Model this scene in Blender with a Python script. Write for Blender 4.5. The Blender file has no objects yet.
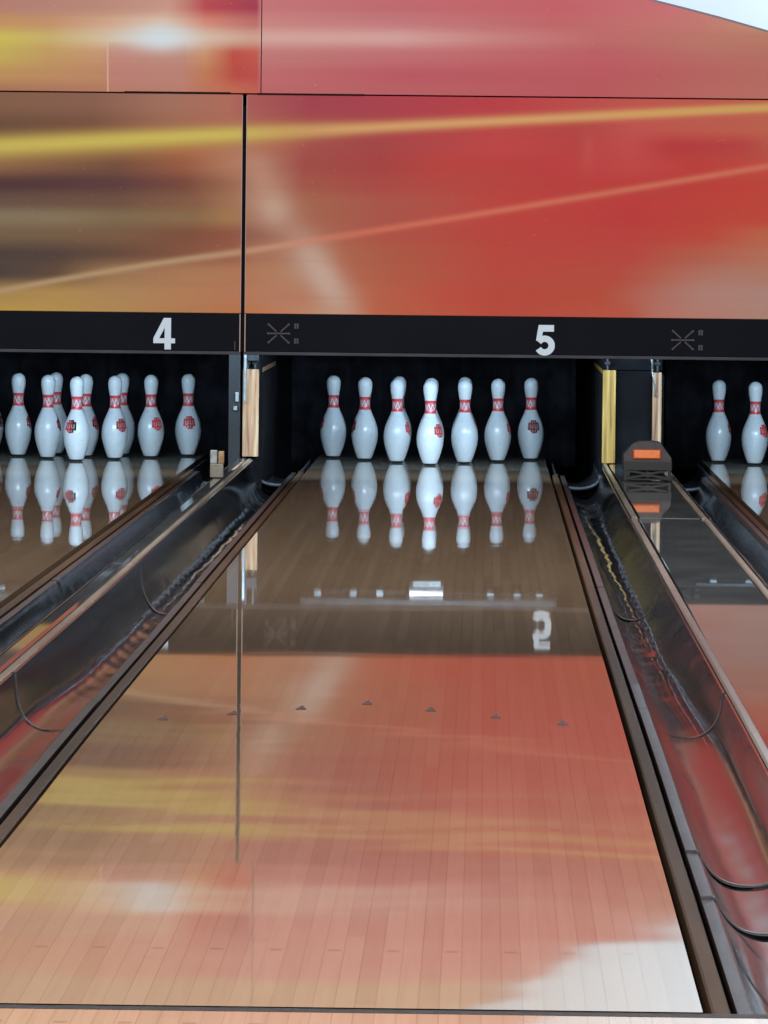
import bpy, bmesh, math, random
from mathutils import Vector, Matrix
random.seed(7)
S = bpy.context.scene
COL = S.collection
PI = math.pi
INCH = .0254
# ------------------------------------------------------------------ layout
LW = 1.0541/2                      # half a lane
LANES = {4: -1.5874, 5: 0.0, 6: 1.7833}
FOUL = -18.20
MASK_Y = -1.95
BEAM_LO, BEAM_HI, SEAM_Z = .5229, .6921, 1.6012
MASK_X0, MASK_X1 = -2.45, 2.95
NEAR_Z = 0

# ------------------------------------------------------------------ helpers
def srgb(r, g, b):
    f = lambda c: (c/255/12.92) if c/255 <= .04045 else ((c/255+.055)/1.055)**2.4
    return (f(r), f(g), f(b), 1)

def tag(o, label=None, cat=None, group=None, kind=None):
    if label: o['label'] = label
    if cat: o['category'] = cat
    if group: o['group'] = group
    if kind: o['kind'] = kind
    return o

def empty(name, loc=(0, 0, 0), rz=0, parent=None):
    o = bpy.data.objects.new(name, None); COL.objects.link(o)
    o.location = loc; o.rotation_euler = (0, 0, rz); o.empty_display_size = .05
    o.parent = parent
    return o

def obj(name, bm, mat, parent=None, smooth=False, loc=(0, 0, 0), auto=None):
    me = bpy.data.meshes.new(name)
    bmesh.ops.recalc_face_normals(bm, faces=bm.faces)
    if smooth:
        for f in bm.faces: f.smooth = True
        if auto:
            for e in bm.edges:
                if len(e.link_faces) == 2 and e.calc_face_angle(0) > auto: e.smooth = False
    bm.to_mesh(me); bm.free()
    for m in (mat if isinstance(mat, (list, tuple)) else [mat]): me.materials.append(m)
    o = bpy.data.objects.new(name, me); COL.objects.link(o)
    o.parent = parent; o.location = loc
    return o

def box(bm, x0, x1, y0, y1, z0, z1, bev=0):
    vs = [bm.verts.new((x, y, z)) for z in (z0, z1) for y in (y0, y1) for x in (x0, x1)]
    fs = [bm.faces.new([vs[i] for i in q]) for q in
          ((0, 2, 3, 1), (4, 5, 7, 6), (0, 1, 5, 4), (2, 6, 7, 3), (0, 4, 6, 2), (1, 3, 7, 5))]
    if bev:
        es = list({e for f in fs for e in f.edges})
        bmesh.ops.bevel(bm, geom=es, offset=bev, segments=2, affect='EDGES', profile=.5)
    return bm

def nb(): return bmesh.new()

def cyl(bm, p, q, r, n=16, r2=None):
    p, q = Vector(p), Vector(q); d = (q-p)
    m = Matrix.Translation((p+q)/2) @ d.to_track_quat('Z', 'Y').to_matrix().to_4x4()
    bmesh.ops.create_cone(bm, cap_ends=True, segments=n, radius1=r, radius2=r if r2 is None else r2, depth=d.length, matrix=m)
    return bm

def tube(bm, pts, r, n=10):
    """bent round tube through the points"""
    pts = [Vector(p) for p in pts]; rings = []
    for i, p in enumerate(pts):
        d = (pts[min(i+1, len(pts)-1)]-pts[max(i-1, 0)]).normalized()
        m = d.to_track_quat('Z', 'Y').to_matrix()
        rings.append([bm.verts.new(p + m @ Vector((r*math.cos(2*PI*k/n), r*math.sin(2*PI*k/n), 0))) for k in range(n)])
    for a, b in zip(rings, rings[1:]):
        for k in range(n): bm.faces.new((a[k], a[(k+1) % n], b[(k+1) % n], b[k]))
    bm.faces.new(rings[0]); bm.faces.new(rings[-1])
    return bm

def prism_xz(bm, pts, y0, y1, bev=0):
    """outline in x,z extruded along y"""
    a = [bm.verts.new((x, y0, z)) for x, z in pts]; b = [bm.verts.new((x, y1, z)) for x, z in pts]
    n = len(pts); fs = [bm.faces.new(a), bm.faces.new(b[::-1])]
    for i in range(n): fs.append(bm.faces.new((a[i], b[i], b[(i+1) % n], a[(i+1) % n])))
    if bev:
        bmesh.ops.bevel(bm, geom=list({e for f in fs for e in f.edges}), offset=bev, segments=2, affect='EDGES', profile=.5)
    return bm

def stroke_xz(bm, pts, w, y0, y1):
    """constant width stroke in x,z with real thickness (mitred)"""
    P = [Vector((x, z)) for x, z in pts]; L, R = [], []
    for i, p in enumerate(P):
        d0 = (P[i]-P[i-1]).normalized() if i else (P[1]-P[0]).normalized()
        d1 = (P[i+1]-P[i]).normalized() if i < len(P)-1 else d0
        t = (d0+d1).normalized(); n = Vector((-t.y, t.x)); k = w/2/max(.4, n.dot(Vector((-d0.y, d0.x))))
        L.append(p+n*k); R.append(p-n*k)
    prism_xz(bm, [tuple(v) for v in L]+[tuple(v) for v in R[::-1]], y0, y1)
    return bm

# ------------------------------------------------------------------ node helpers
class N:
    def __init__(s, name):
        s.m = bpy.data.materials.new(name); s.m.use_nodes = True; s.t = s.m.node_tree
        s.b = s.t.nodes['Principled BSDF']
    def n(s, k, **kw):
        o = s.t.nodes.new(k)
        for a, v in kw.items(): setattr(o, a, v)
        return o
    def set(s, sock, v):
        if isinstance(v, bpy.types.NodeSocket): s.t.links.new(v, sock)
        else: sock.default_value = v
    def math(s, op, a, b=0, c=None, clamp=False):
        o = s.n('ShaderNodeMath', operation=op, use_clamp=clamp)
        s.set(o.inputs[0], a); s.set(o.inputs[1], b)
        if c is not None: s.set(o.inputs[2], c)
        return o.outputs[0]
    def mix(s, f, a, b, blend='MIX'):
        o = s.n('ShaderNodeMix', data_type='RGBA', blend_type=blend)
        s.set(o.inputs[0], f); s.set(o.inputs[6], a); s.set(o.inputs[7], b)
        return o.outputs[2]
    def step(s, x, a, b):
        o = s.n('ShaderNodeMapRange', interpolation_type='SMOOTHSTEP')
        s.set(o.inputs[0], x); s.set(o.inputs[1], a); s.set(o.inputs[2], b)
        return o.outputs[0]
    def ramp(s, x, stops, interp='EASE'):
        o = s.n('ShaderNodeValToRGB'); cr = o.color_ramp; cr.interpolation = interp
        while len(cr.elements) < len(stops): cr.elements.new(.5)
        for e, (p, c) in zip(cr.elements, sorted(stops, key=lambda q: q[0])):
            e.position = p
        for e, (p, c) in zip(cr.elements, sorted(stops, key=lambda q: q[0])): e.color = c
        s.set(o.inputs[0], x)
        return o.outputs[0]
    def coord(s, kind='Object'):
        c = s.n('ShaderNodeTexCoord'); x = s.n('ShaderNodeSeparateXYZ')
        s.t.links.new(c.outputs[kind], x.inputs[0])
        return c.outputs[kind], x.outputs[0], x.outputs[1], x.outputs[2]
    def noise(s, vec, scale, detail=3, stretch=None, rough=.5):
        if stretch:
            mp = s.n('ShaderNodeMapping'); s.t.links.new(vec, mp.inputs[0]); mp.inputs[3].default_value = stretch; vec = mp.outputs[0]
        o = s.n('ShaderNodeTexNoise'); s.t.links.new(vec, o.inputs[0]); o.inputs['Scale'].default_value = scale
        o.inputs['Detail'].default_value = detail; o.inputs['Roughness'].default_value = rough
        return o.outputs[0]

def mat(name, col, rough=.5, metal=0, spec=.5, coat=0, noise=0, nscale=20, stretch=None, bump=0, emit=0):
    a = N(name); b = a.b
    b.inputs['Base Color'].default_value = col
    b.inputs['Roughness'].default_value = rough; b.inputs['Metallic'].default_value = metal
    b.inputs['Specular IOR Level'].default_value = spec; b.inputs['Coat Weight'].default_value = coat
    if noise or bump:
        v, x, y, z = a.coord()
        nz = a.noise(v, nscale, 4, stretch)
        if noise:
            dark = tuple(c*(1-noise) for c in col[:3])+(1,)
            light = tuple(min(1, c*(1+noise)) for c in col[:3])+(1,)
            a.set(b.inputs['Base Color'], a.mix(a.step(nz, .3, .7), dark, light))
        if bump:
            bp = a.n('ShaderNodeBump'); bp.inputs['Distance'].default_value = bump
            a.set(bp.inputs['Height'], nz); a.set(b.inputs['Normal'], bp.outputs[0])
    if emit:
        b.inputs['Emission Color'].default_value = col; b.inputs['Emission Strength'].default_value = emit
    return a.m

# ------------------------------------------------------------------ materials
M = {}
M['black_beam'] = mat('black_beam', srgb(15, 17, 26), .65, noise=.15, nscale=3, spec=.08)
M['beam_trim'] = mat('beam_trim', srgb(62, 64, 74), .5, noise=.2, nscale=5, spec=.2)
M['number_white'] = mat('number_white', srgb(205, 222, 238), .5, spec=.2)
M['emblem_grey'] = mat('emblem_grey', srgb(68, 68, 76), .5, spec=.2)
M['panel_edge'] = mat('panel_edge', srgb(165, 150, 150), .5)
M['gap_black'] = mat('gap_black', srgb(30, 18, 20), .8, spec=.1)
M['pit_black'] = mat('pit_black', srgb(17, 17, 21), .8, spec=.15, noise=.5, nscale=6)
M['pit_cloth'] = mat('pit_cloth', srgb(30, 30, 35), .9, spec=.1, noise=.5, nscale=9, bump=.01)
M['pinsetter_metal'] = mat('pinsetter_metal', srgb(150, 158, 165), .45, metal=.6, noise=.3, nscale=12)
M['dark_metal'] = mat('dark_metal', srgb(52, 56, 62), .45, metal=.2, noise=.35, nscale=14)
M['steel'] = mat('steel', srgb(150, 158, 160), .4, metal=.5, noise=.25, nscale=30)
M['gutter'] = mat('gutter_plastic', srgb(40, 41, 46), .10, spec=.7, noise=.3, nscale=7, stretch=(1, .15, 1))
M['flange'] = mat('flange_plastic', srgb(58, 50, 52), .4, spec=.25, noise=.25, nscale=9)
M['gutter_lip'] = mat('gutter_lip', srgb(44, 48, 55), .4, noise=.4, nscale=12)
M['ledge'] = mat('ledge_wood', srgb(70, 52, 38), .5, spec=.12, noise=.35, nscale=10, stretch=(1, .05, 1))
M['cap'] = mat('cap_grey', srgb(100, 103, 105), .022, spec=.8, noise=.2, nscale=5, stretch=(1, .6, 1))
M['cap_edge'] = mat('cap_edge', srgb(136, 132, 122), .22, noise=.25, nscale=14, stretch=(1, .1, 1))
M['groove'] = mat('groove_dark', srgb(34, 32, 34), .5)
M['hood'] = mat('hood_plastic', srgb(62, 56, 60), .5, noise=.2, nscale=25)
M['hood_dark'] = mat('hood_dark', srgb(20, 22, 26), .5)
M['orange'] = mat('orange_reflector', srgb(240, 132, 70), .35, noise=.08, nscale=60)
M['orange_rim'] = mat('orange_rim', srgb(150, 60, 35), .4)
M['arrow'] = mat('arrow_inlay', srgb(70, 34, 28), .35, spec=.2)
M['foul'] = mat('foul_strip', srgb(38, 30, 30), .5, noise=.5, nscale=60)
M['wall'] = mat('wall_white', srgb(236, 240, 244), .8, noise=.02, nscale=2)
M['tube'] = mat('lamp_tube', (.75, .88, 1, 1), .4, emit=3.0)
M['pin_base'] = mat('pin_base', srgb(22, 24, 30), .5)
M['pin_red'] = mat('pin_red', srgb(228, 72, 78), .35, noise=.25, nscale=160)

def wood_edge(name, c0, c1, c2):
    """laminated plywood seen on edge: vertical plies"""
    a = N(name); v, x, y, z = a.coord()
    nz = a.noise(v, 1, 4, (70, 70, 3))
    col = a.ramp(nz, [(.3, c0), (.5, c1), (.68, c2)])
    a.set(a.b.inputs['Base Color'], col); a.b.inputs['Roughness'].default_value = .55
    return a.m
M['ply_yellow'] = wood_edge('ply_yellow', srgb(120, 88, 40), srgb(178, 138, 62), srgb(205, 172, 98))
M['ply_tan'] = wood_edge('ply_tan', srgb(110, 78, 62), srgb(172, 130, 96), srgb(200, 172, 138))

def lane_material(name, base=(153, 129, 106), seam=True):
    a = N(name); b = a.b
    v, x, y, z = a.coord()
    bw = 1.0541/39
    bx = a.math('DIVIDE', x, bw); idx = a.math('FLOOR', bx); fr = a.math('FRACT', bx)
    wn = a.n('ShaderNodeTexWhiteNoise', noise_dimensions='2D')
    # staggered board lengths
    off = a.n('ShaderNodeTexWhiteNoise', noise_dimensions='1D'); a.set(off.inputs['W'], idx)
    ly = a.math('ADD', a.math('DIVIDE', y, 1.9), a.math('MULTIPLY', off.outputs[0], 7.0))
    cmb = a.n('ShaderNodeCombineXYZ'); a.set(cmb.inputs[0], idx); a.set(cmb.inputs[1], a.math('FLOOR', ly))
    a.set(wn.inputs['Vector'], cmb.outputs[0])
    tone = wn.outputs[0]
    c0 = srgb(*[c-6 for c in base]); c1 = srgb(*base); c2 = srgb(*[min(255, c+6) for c in base])
    col = a.ramp(tone, [(0, c0), (.5, c1), (1, c2)], 'LINEAR')
    grain = a.noise(v, 1, 5, (90, 2.2, 1))
    col = a.mix(a.math('MULTIPLY', a.step(grain, .42, .75), .22), col, srgb(132, 100, 74))
    # seams between boards and at board ends
    d = a.math('MINIMUM', fr, a.math('SUBTRACT', 1, fr))
    s1 = a.math('SUBTRACT', 1, a.step(d, .012, .055))
    fy = a.math('FRACT', ly); dy = a.math('MINIMUM', fy, a.math('SUBTRACT', 1, fy))
    s2 = a.math('SUBTRACT', 1, a.step(dy, .001, .004))
    s1n = a.math('MULTIPLY', s1, a.math('ADD', .25, a.math('MULTIPLY', off.outputs[0], .55)))
    col = a.mix(a.math('MULTIPLY', s1n, .55), col, srgb(80, 58, 46))
    col = a.mix(a.math('MULTIPLY', s2, .15), col, srgb(92, 66, 52))
    # rows of small plugged nail slots across the boards
    rx = a.math('FRACT', a.math('DIVIDE', x, bw*3)); ex = a.math('ABSOLUTE', a.math('SUBTRACT', rx, .5))
    for yy in (-16.0, -17.63, -18.36, -12.1):
        ey = a.math('ABSOLUTE', a.math('SUBTRACT', y, yy))
        m_ = a.math('MULTIPLY', a.math('SUBTRACT', 1, a.step(ex, .08, .14)), a.math('SUBTRACT', 1, a.step(ey, .006, .014)))
        col = a.mix(a.math('MULTIPLY', m_, .4), col, srgb(88, 60, 48))
    # maple pin deck begins a little in front of the head pin
    if seam:
        deck = a.step(y, -.52, -.50)
        col = a.mix(a.math('MULTIPLY', deck, .75), col, srgb(206, 198, 184))
    a.set(b.inputs['Base Color'], col)
    b.inputs['Specular IOR Level'].default_value = .5; b.inputs['IOR'].default_value = 1.6
    rn = a.noise(v, 2.0, 2, (1, .3, 1))
    # the front of the lane is worn duller than the oiled far part
    worn = a.math('SUBTRACT', 1, a.step(y, -15.4, -13.2))
    a.set(b.inputs['Roughness'], a.math('ADD', a.math('MULTIPLY', worn, .016), a.math('ADD', .012, a.math('MULTIPLY', rn, .016))))
    return a.m
M['lane'] = lane_material('lane_maple')
M['approach'] = lane_material('approach_maple', (178, 148, 122), seam=False)

# ------------------------------------------------------------------ lane surface: the boards are not perfectly level
SL = [(-18.4, .0050), (-17.7, .0055), (-17.3, .0050), (-17.0, .0032), (-16.55, .0002), (-16.2, .0003), (-15.8, .0028), (-15.3, .0046), (-14.6, .0022), (-13.9, .0004),
      (-13.2, -.0002), (-12.2, -.0012), (-11.4, -.0011), (-10.2, .0004), (-9.6, .0006), (-8, 0), (0, 0), (2, 0)]
def slope(y):
    for (a, s), (b, t) in zip(SL, SL[1:]):
        if y <= b:
            k = max(0, (y-a)/(b-a)); k = k*k*(3-2*k); return s+(t-s)*k
    return 0
_ys = [-18.4+i*.02 for i in range(int(20.4/.02)+1)]
_z = [0]
for i in range(len(_ys)-1): _z.append(_z[-1]+slope(_ys[i]+.01)*.02)
_zero = _z[[i for i, q in enumerate(_ys) if q >= -5][0]]
_z = [q-_zero for q in _z]
def lane_z(y):
    k = (y+18.4)/.02; i = max(0, min(len(_z)-2, int(k))); return _z[i]+(_z[i+1]-_z[i])*min(1, max(0, k-i))
def warp(x, y, seed=0):
    """sub-millimetre unevenness, longer across the boards than along them"""
    r = 0; near = min(1, max(.25, (-y-12.5)/2))
    for k, (a, fx, fy, p) in enumerate(((6.0e-5, 3.1, 11, .3), (4.2e-5, 7.3, 17.5, 1.9), (2.4e-5, 13.7, 27.0, 4.1), (1.0e-4, .8, 3.1, 2.2))):
        r += (near if k < 3 else 1)*a*math.sin(fy*y+p+seed+1.4*math.sin(fx*x+p*2+seed))
    # shallow hollows near the left boards
    return r
FZ = lane_z(FOUL)

def build_lane(num, label):
    bm = nb(); X = LANES[num]
    xs = [-LW+i*LW*2/26 for i in range(27)]; ys = [FOUL+i*(1.25-FOUL)/560 for i in range(561)]
    g = [[bm.verts.new((x, y, lane_z(y)+warp(x+X*2, y, num)*(1 if y < -3 else .25))) for x in xs] for y in ys]
    for a, b in zip(g, g[1:]):
        for i in range(26): bm.faces.new((a[i], a[i+1], b[i+1], b[i]))
    for side in (0, 26):                       # board edges down to the bed
        low = [bm.verts.new((r[side].co.x, r[side].co.y, r[side].co.z-.05)) for r in g]
        for i in range(len(g)-1): bm.faces.new((g[i][side], g[i+1][side], low[i+1], low[i]))
    o = obj('lane_boards', bm, M['lane'], None, smooth=True, auto=.8)
    t = empty('bowling_lane', (X, 0, 0)); o.parent = t
    tag(t, label, 'bowling lane', 'bowling lanes')
    for k in range(-3, 4):                     # target arrows set into the boards
        y = -13.4503-abs(k)*.1515; b2 = nb(); x = k*.1353; z = lane_z(y)
        pts = [(x-.011, y-.05), (x+.011, y-.05), (x+.011, y-.035), (x, y+.06), (x-.011, y-.035)]
        top = [b2.verts.new((px, py, lane_z(py)+warp(px+X*2, py, num)+.0006)) for px, py in pts]
        lo = [b2.verts.new((px, py, lane_z(py)-.002)) for px, py in pts]
        b2.faces.new(top); b2.faces.new(lo[::-1])
        for i in range(5): b2.faces.new((top[i], lo[i], lo[(i+1) % 5], top[(i+1) % 5]))
        obj('arrow_marker', b2, M['arrow'], t)
    return t
build_lane(5, 'wooden bowling lane filling the middle, leading to the pins under number 5')
build_lane(4, 'wooden bowling lane at the far left, leading to the pins under number 4')
build_lane(6, 'wooden bowling lane at the far right, only its far corner in view')

# approach, foul strip, bed under the gutters
bm = nb(); box(bm, -4.2, 4.2, FOUL-9, FOUL-.042, FZ-.05, FZ-.001)
tag(obj('floor', bm, M['approach']), kind='structure')
bm = nb()
n = 260
up = []; dn = []
for i in range(n+1):
    x = -2.6+5.2*i/n; j = .004*math.sin(x*40)+.005*(random.random()-.5)
    up.append(bm.verts.new((x, FOUL-.002+abs(j)*.6, FZ-.0012))); dn.append(bm.verts.new((x, FOUL-.042, FZ-.0005)))
for i in range(n): bm.faces.new((dn[i], dn[i+1], up[i+1], up[i]))
r = bmesh.ops.extrude_face_region(bm, geom=list(bm.faces))
bmesh.ops.translate(bm, verts=[e for e in r['geom'] if isinstance(e, bmesh.types.BMVert)], vec=(0, 0, -.03))
tag(obj('foul_line', bm, M['foul']), 'thin ragged black foul line across the lane at the bottom edge of the photo', 'foul line')
bm = nb(); box(bm, -4.2, 4.2, FOUL-.042, 2.4, -.25, -.17)
tag(obj('floor', bm, M['pit_black']), kind='structure')

# ------------------------------------------------------------------ gutters
GW = .235
def gutter_profile(top, k=1.0):
    """(distance from the lane edge, height, share of the extra depth): flange, round trough, outer wall"""
    p = [(.049, -.030, 0), (.049, -.010, 0), (.066, -.010, 0)]
    a0, a1, dep = .069, .229, .056
    for i in range(1, 22):
        t = i/22*PI; sh = (1-abs(math.cos(t))**2.5)**.75
        lift = (top+.010-.006)*max(0, (i-11)/11)**5
        p.append((a0+(a1-a0)*(1-math.cos(t))/2, -.010-dep*sh+lift, sh))
    p += [(.230, top-.006, 0), (.2335, top-.004, 0)]
    return [(d*k, z, q) for d, z, q in p]
def gdrop(y):
    """the trough gets deeper towards the pins"""
    k = min(1, max(0, (y+14.6)/4.2))
    return .038*k*k*(3-2*k)+.010*min(1, max(0, (y+11)/10))
def gwarp(d, y, seed):
    k = min(1, max(0, (d-.05)/.03))*min(1, max(0, (.226-d)/.02))
    far = min(1, max(.22, (y+13)/2.5))
    v = (far*.00075*math.sin(y*10.5+seed+d*30+1.1*math.sin(y*3.3+seed)) + far*.00050*math.sin(y*23+seed*2-d*70)
         + .0011*math.sin(y*3.7+seed*3+d*25) + .0008*math.sin(y*1.9+seed+d*50))
    return v*k
def gutter(X, sgn, wall_z, seed, label, joints=(-16.9, -16.25, -13.4, -9.0), k=.992):
    """X = lane edge, sgn = outward direction"""
    GP = gutter_profile(wall_z, k)
    t = empty('gutter', (X, 0, 0))
    tag(t, label, 'gutter', 'gutters beside the lanes')
    cuts = [FOUL+.005]+sorted(joints)+[-.75]
    for i, (a, b) in enumerate(zip(cuts, cuts[1:])):
        bm = nb(); n = max(4, int((b-a)/.045)); drop = .0012*((i*7) % 3-1)
        rows = []
        for k in range(n+1):
            y = a+.0008+(b-a-.0016)*k/n
            base = lane_z(y); gd = gdrop(y)
            rows.append([bm.verts.new((sgn*d, y, z+base+drop-gd*q+gwarp(d, y, seed+i*1.7))) for d, z, q in GP])
        for r0, r1 in zip(rows, rows[1:]):
            for j in range(len(GP)-1): bm.faces.new((r0[j], r0[j+1], r1[j+1], r1[j]))
        for fc in bm.faces:
            if abs(fc.calc_center_median().x) < .0655: fc.material_index = 1
        o = obj('gutter_channel', bm, [M['gutter'], M['flange']], t, smooth=True, auto=.9)
        md = o.modifiers.new('s', 'SOLIDIFY'); md.thickness = .003; md.offset = 0
        # dark overlap strap under every joint
        if i:
            bm = nb(); rows = []
            for y in (a-.0035, a+.0035):
                rows.append([bm.verts.new((sgn*d, y, z+.0022+lane_z(y)-gdrop(y)*q)) for d, z, q in GP[4:-4]])
            for j in range(len(rows[0])-1): bm.faces.new((rows[0][j], rows[0][j+1], rows[1][j+1], rows[1][j]))
            o = obj('joint_strap', bm, M['groove'], t, smooth=True)
            md = o.modifiers.new('s', 'SOLIDIFY'); md.thickness = .0012
    # wooden ledge strip between lane and trough
    bm = nb(); rows = []
    n = 120
    for k in range(n+1):
        y = FOUL+.005+(-.75-FOUL)*k/n; z = lane_z(y)
        rows.append([bm.verts.new((sgn*d, y, z+h)) for d, h in ((.014, -.04), (.014, -.009), (.017, -.006), (.034, -.006), (.038, -.009), (.038, -.04))])
    for r0, r1 in zip(rows, rows[1:]):
        for j in range(5): bm.faces.new((r0[j], r0[j+1], r1[j+1], r1[j]))
    bm.faces.new(rows[0]); bm.faces.new(rows[-1][::-1])
    obj('ledge_strip', bm, M['ledge'], t, smooth=True, auto=.5)
    # deeper flat-bottomed rubber adapter with a rounded lip, beside the pin deck
    bm = nb(); rows = []
    for k in range(36):
        y = -.75+k*.04; f = min(1, k/6)
        row = []
        for i in range(21):
            u = i/20; th = u*PI
            d = .030+(.222-.030)*(1-math.cos(th))/2
            z = -.004-(.066+.030*f)*math.sin(th)**.7+.006*math.sin(k*.9+i*.7+seed)*math.sin(th)*f
            row.append(bm.verts.new((sgn*d, y, z)))
        rows.append(row)
    for r0, r1 in zip(rows, rows[1:]):
        for j in range(20): bm.faces.new((r0[j], r0[j+1], r1[j+1], r1[j]))
    o = obj('gutter_adapter', bm, M['gutter_lip'], t, smooth=True)
    md = o.modifiers.new('s', 'SOLIDIFY'); md.thickness = .004; md.offset = 0
    bm = nb()
    tube(bm, [(sgn*(.030+(.222-.030)*(1-math.cos(i/20*PI))/2), -.755, -.002-.064*math.sin(i/20*PI)**.7) for i in range(21)], .009, 10)
    obj('adapter_lip', bm, M['gutter_lip'], t, smooth=True)
    return t
gutter(-LW, -1, .055, 1.3, 'shiny dark gutter along the left edge of the middle lane')
gutter(LW, 1, .03, 4.2, 'shiny dark gutter along the right edge of the middle lane')
gutter(LANES[4]+LW, 1, .055, 2.6, 'dark gutter at the left, along the right edge of the number 4 lane')
gutter(LANES[6]-LW, -1, .03, 5.9, 'dark gutter at the far right, between the grey capping and the far right lane', k=.92)
gutter(LANES[4]-LW, -1, .03, 6.4, 'outer gutter on the left side of the number 4 lane')
gutter(LANES[6]+LW, 1, .055, 8.1, 'outer gutter on the right side of the far right lane')

# ------------------------------------------------------------------ division cappings
CB = [(-18.4, .0005), (-15, .0012), (-13, .003), (-11.6, .0070), (-10.6, .0092), (-9.9, .0080), (-9.4, 0), (0, 0)]
_c = [0]; _cy = [-18.4+i*.02 for i in range(921)]
for _y in _cy[:-1]:
    for (_a, _p), (_b, _q) in zip(CB, CB[1:]):
        if _y <= _b: _c.append(_c[-1]+.02*(_p+(_q-_p)*(_y-_a)/(_b-_a))); break
def cap_bow(y, x=0):
    return _c[min(920, max(0, int((y+18.4)/.02)))]-_c[-1]+.00012*math.sin(y*6+x*40)

def capping(cx, half, top, label, edge, segs, mat_top):
    t = empty('division_capping', (cx, 0, 0)); tag(t, label, 'capping', 'cappings between the lanes')
    for (a, b, dw, dz) in segs:
        n = max(3, int((b-a)/.08))
        def strip(name, x0, x1, z1, z0, m, rnd=0):
            bm = nb(); rows = []
            for k in range(n+1):
                y = a+.003+(b-a-.006)*k/n; q = lane_z(y)+(cap_bow(y) if edge and name == 'top_plate' else 0)
                pr = [(x0, z0), (x0, z1-rnd), (x0+rnd, z1), (x1-rnd, z1), (x1, z1-rnd), (x1, z0)]
                rows.append([bm.verts.new((px, y, pz+q+dz)) for px, pz in pr])
            for r0, r1 in zip(rows, rows[1:]):
                for j in range(5): bm.faces.new((r0[j], r0[j+1], r1[j+1], r1[j]))
            bm.faces.new(rows[0]); bm.faces.new(rows[-1][::-1])
            obj(name, bm, m, t, smooth=True, auto=.4)
        h = half+dw
        if edge:
            strip('side_rail', -h, -h+edge, top+.002, top-.02, M['cap_edge'], .004)
            strip('side_rail', h-edge, h, top+.002, top-.02, M['cap_edge'], .004)
            strip('top_plate', -h+edge+.007, h-edge-.007, top, top-.012, mat_top, .002)
            strip('groove', -h+edge, h-edge, top-.034, top-.05, M['groove'])
        else:
            strip('top_plate', -h, h*.25, top, top-.02, mat_top, .006)
            strip('side_rail', h*.30, h, top-.004, top-.02, M['cap_edge'], .005)
    return t
CX56 = .898; H56 = .137
CX45 = (LANES[4]+LW+GW - LW-GW)/2; H45 = (-LANES[4]-2*LW-2*GW)/2
capping(CX56, H56, .030, 'wide glossy grey capping with light rails, running between the middle and far right lanes', .020,
        [(FOUL+.01, -5.5, .0, 0), (-5.5, -.42, -.004, .002)], M['cap'])
capping(CX45, H45, .055, 'narrow grey and brown capping ridge between the left lane and the middle lane', 0,
        [(FOUL+.01, -9.2, 0, 0), (-9.2, -.85, 0, .001)], M['cap'])
capping(LANES[4]-LW-GW-.12, .12, .030, 'wide grey capping on the outer side of the number 4 lane', .020, [(FOUL+.01, -.42, 0, 0)], M['cap'])
capping(LANES[6]+LW+GW+.032, .032, .055, 'narrow capping ridge on the outer side of the far right lane', 0, [(FOUL+.01, -.42, 0, 0)], M['cap'])

# ------------------------------------------------------------------ pins
PROF = [(0, 0), (0, .80), (.04, .98), (.12, 1.09), (.45, 1.27), (.75, 1.414), (1.5, 1.72), (2.25, 1.953), (3.375, 2.255), (4.5, 2.383), (5.1, 2.365),
        (5.875, 2.282), (6.6, 2.09), (7.25, 1.852), (8, 1.53), (8.625, 1.236), (9.375, .983), (10, .900), (10.875, .935),
        (11.75, 1.047), (12.625, 1.203), (13.2, 1.262), (13.73, 1.273)]
for i in range(1, 9):
    th = i/8*PI/2; PROF.append((13.727+1.273*math.sin(th), 1.273*math.cos(th)))
def prof_r(zi):
    for (a, r), (b, s) in zip(PROF[2:], PROF[3:]):
        if a <= zi <= b: return r+(s-r)*(zi-a)/max(1e-6, b-a)
    return 1

def pin_material():
    a = N('pin_white'); b = a.b; v, x, y, z = a.coord()
    zi = a.math('DIVIDE', z, INCH)
    ang = a.math('ARCTAN2', x, a.math('MULTIPLY', y, -1))
    dirt = a.noise(v, 55, 4); base = a.mix(a.math('MULTIPLY', a.step(dirt, .56, .8), .35), srgb(226, 236, 242), srgb(170, 178, 188))
    sc = a.noise(v, 1, 3, (40, 40, 230))
    base = a.mix(a.math('MULTIPLY', a.step(sc, .66, .74), .3), base, srgb(130, 138, 150))
    def band(lo, hi):
        return a.math('MULTIPLY', a.step(zi, lo-.05, lo+.05), a.math('SUBTRACT', 1, a.step(zi, hi-.05, hi+.05)))
    rb = a.math('MAXIMUM', band(9.15, 9.65), band(10.95, 11.45))
    tri = a.math('PINGPONG', a.math('ADD', a.math('MULTIPLY', ang, 8/(2*PI)), 8), .5)      # 0..0.5 zigzag, points meet the rings
    line = a.math('ADD', 9.85, a.math('MULTIPLY', tri, 1.9))
    dist = a.math('ABSOLUTE', a.math('SUBTRACT', zi, line))
    zz = a.math('MULTIPLY', a.math('SUBTRACT', 1, a.step(dist, .14, .26)), band(9.6, 11.0))
    mid = a.math('MULTIPLY', band(9.6, 11.0), .78)
    red = a.mix(a.step(dirt, .35, .7), srgb(222, 56, 66), srgb(236, 92, 96))
    col = a.mix(rb, base, red)
    col = a.mix(a.math('MULTIPLY', mid, a.math('SUBTRACT', 1, zz)), col, red)
    a.set(b.inputs['Base Color'], col); b.inputs['Roughness'].default_value = .28
    b.inputs['Coat Weight'].default_value = .3; b.inputs['Coat Roughness'].default_value = .12
    return a.m
M['pin'] = pin_material()

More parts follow.
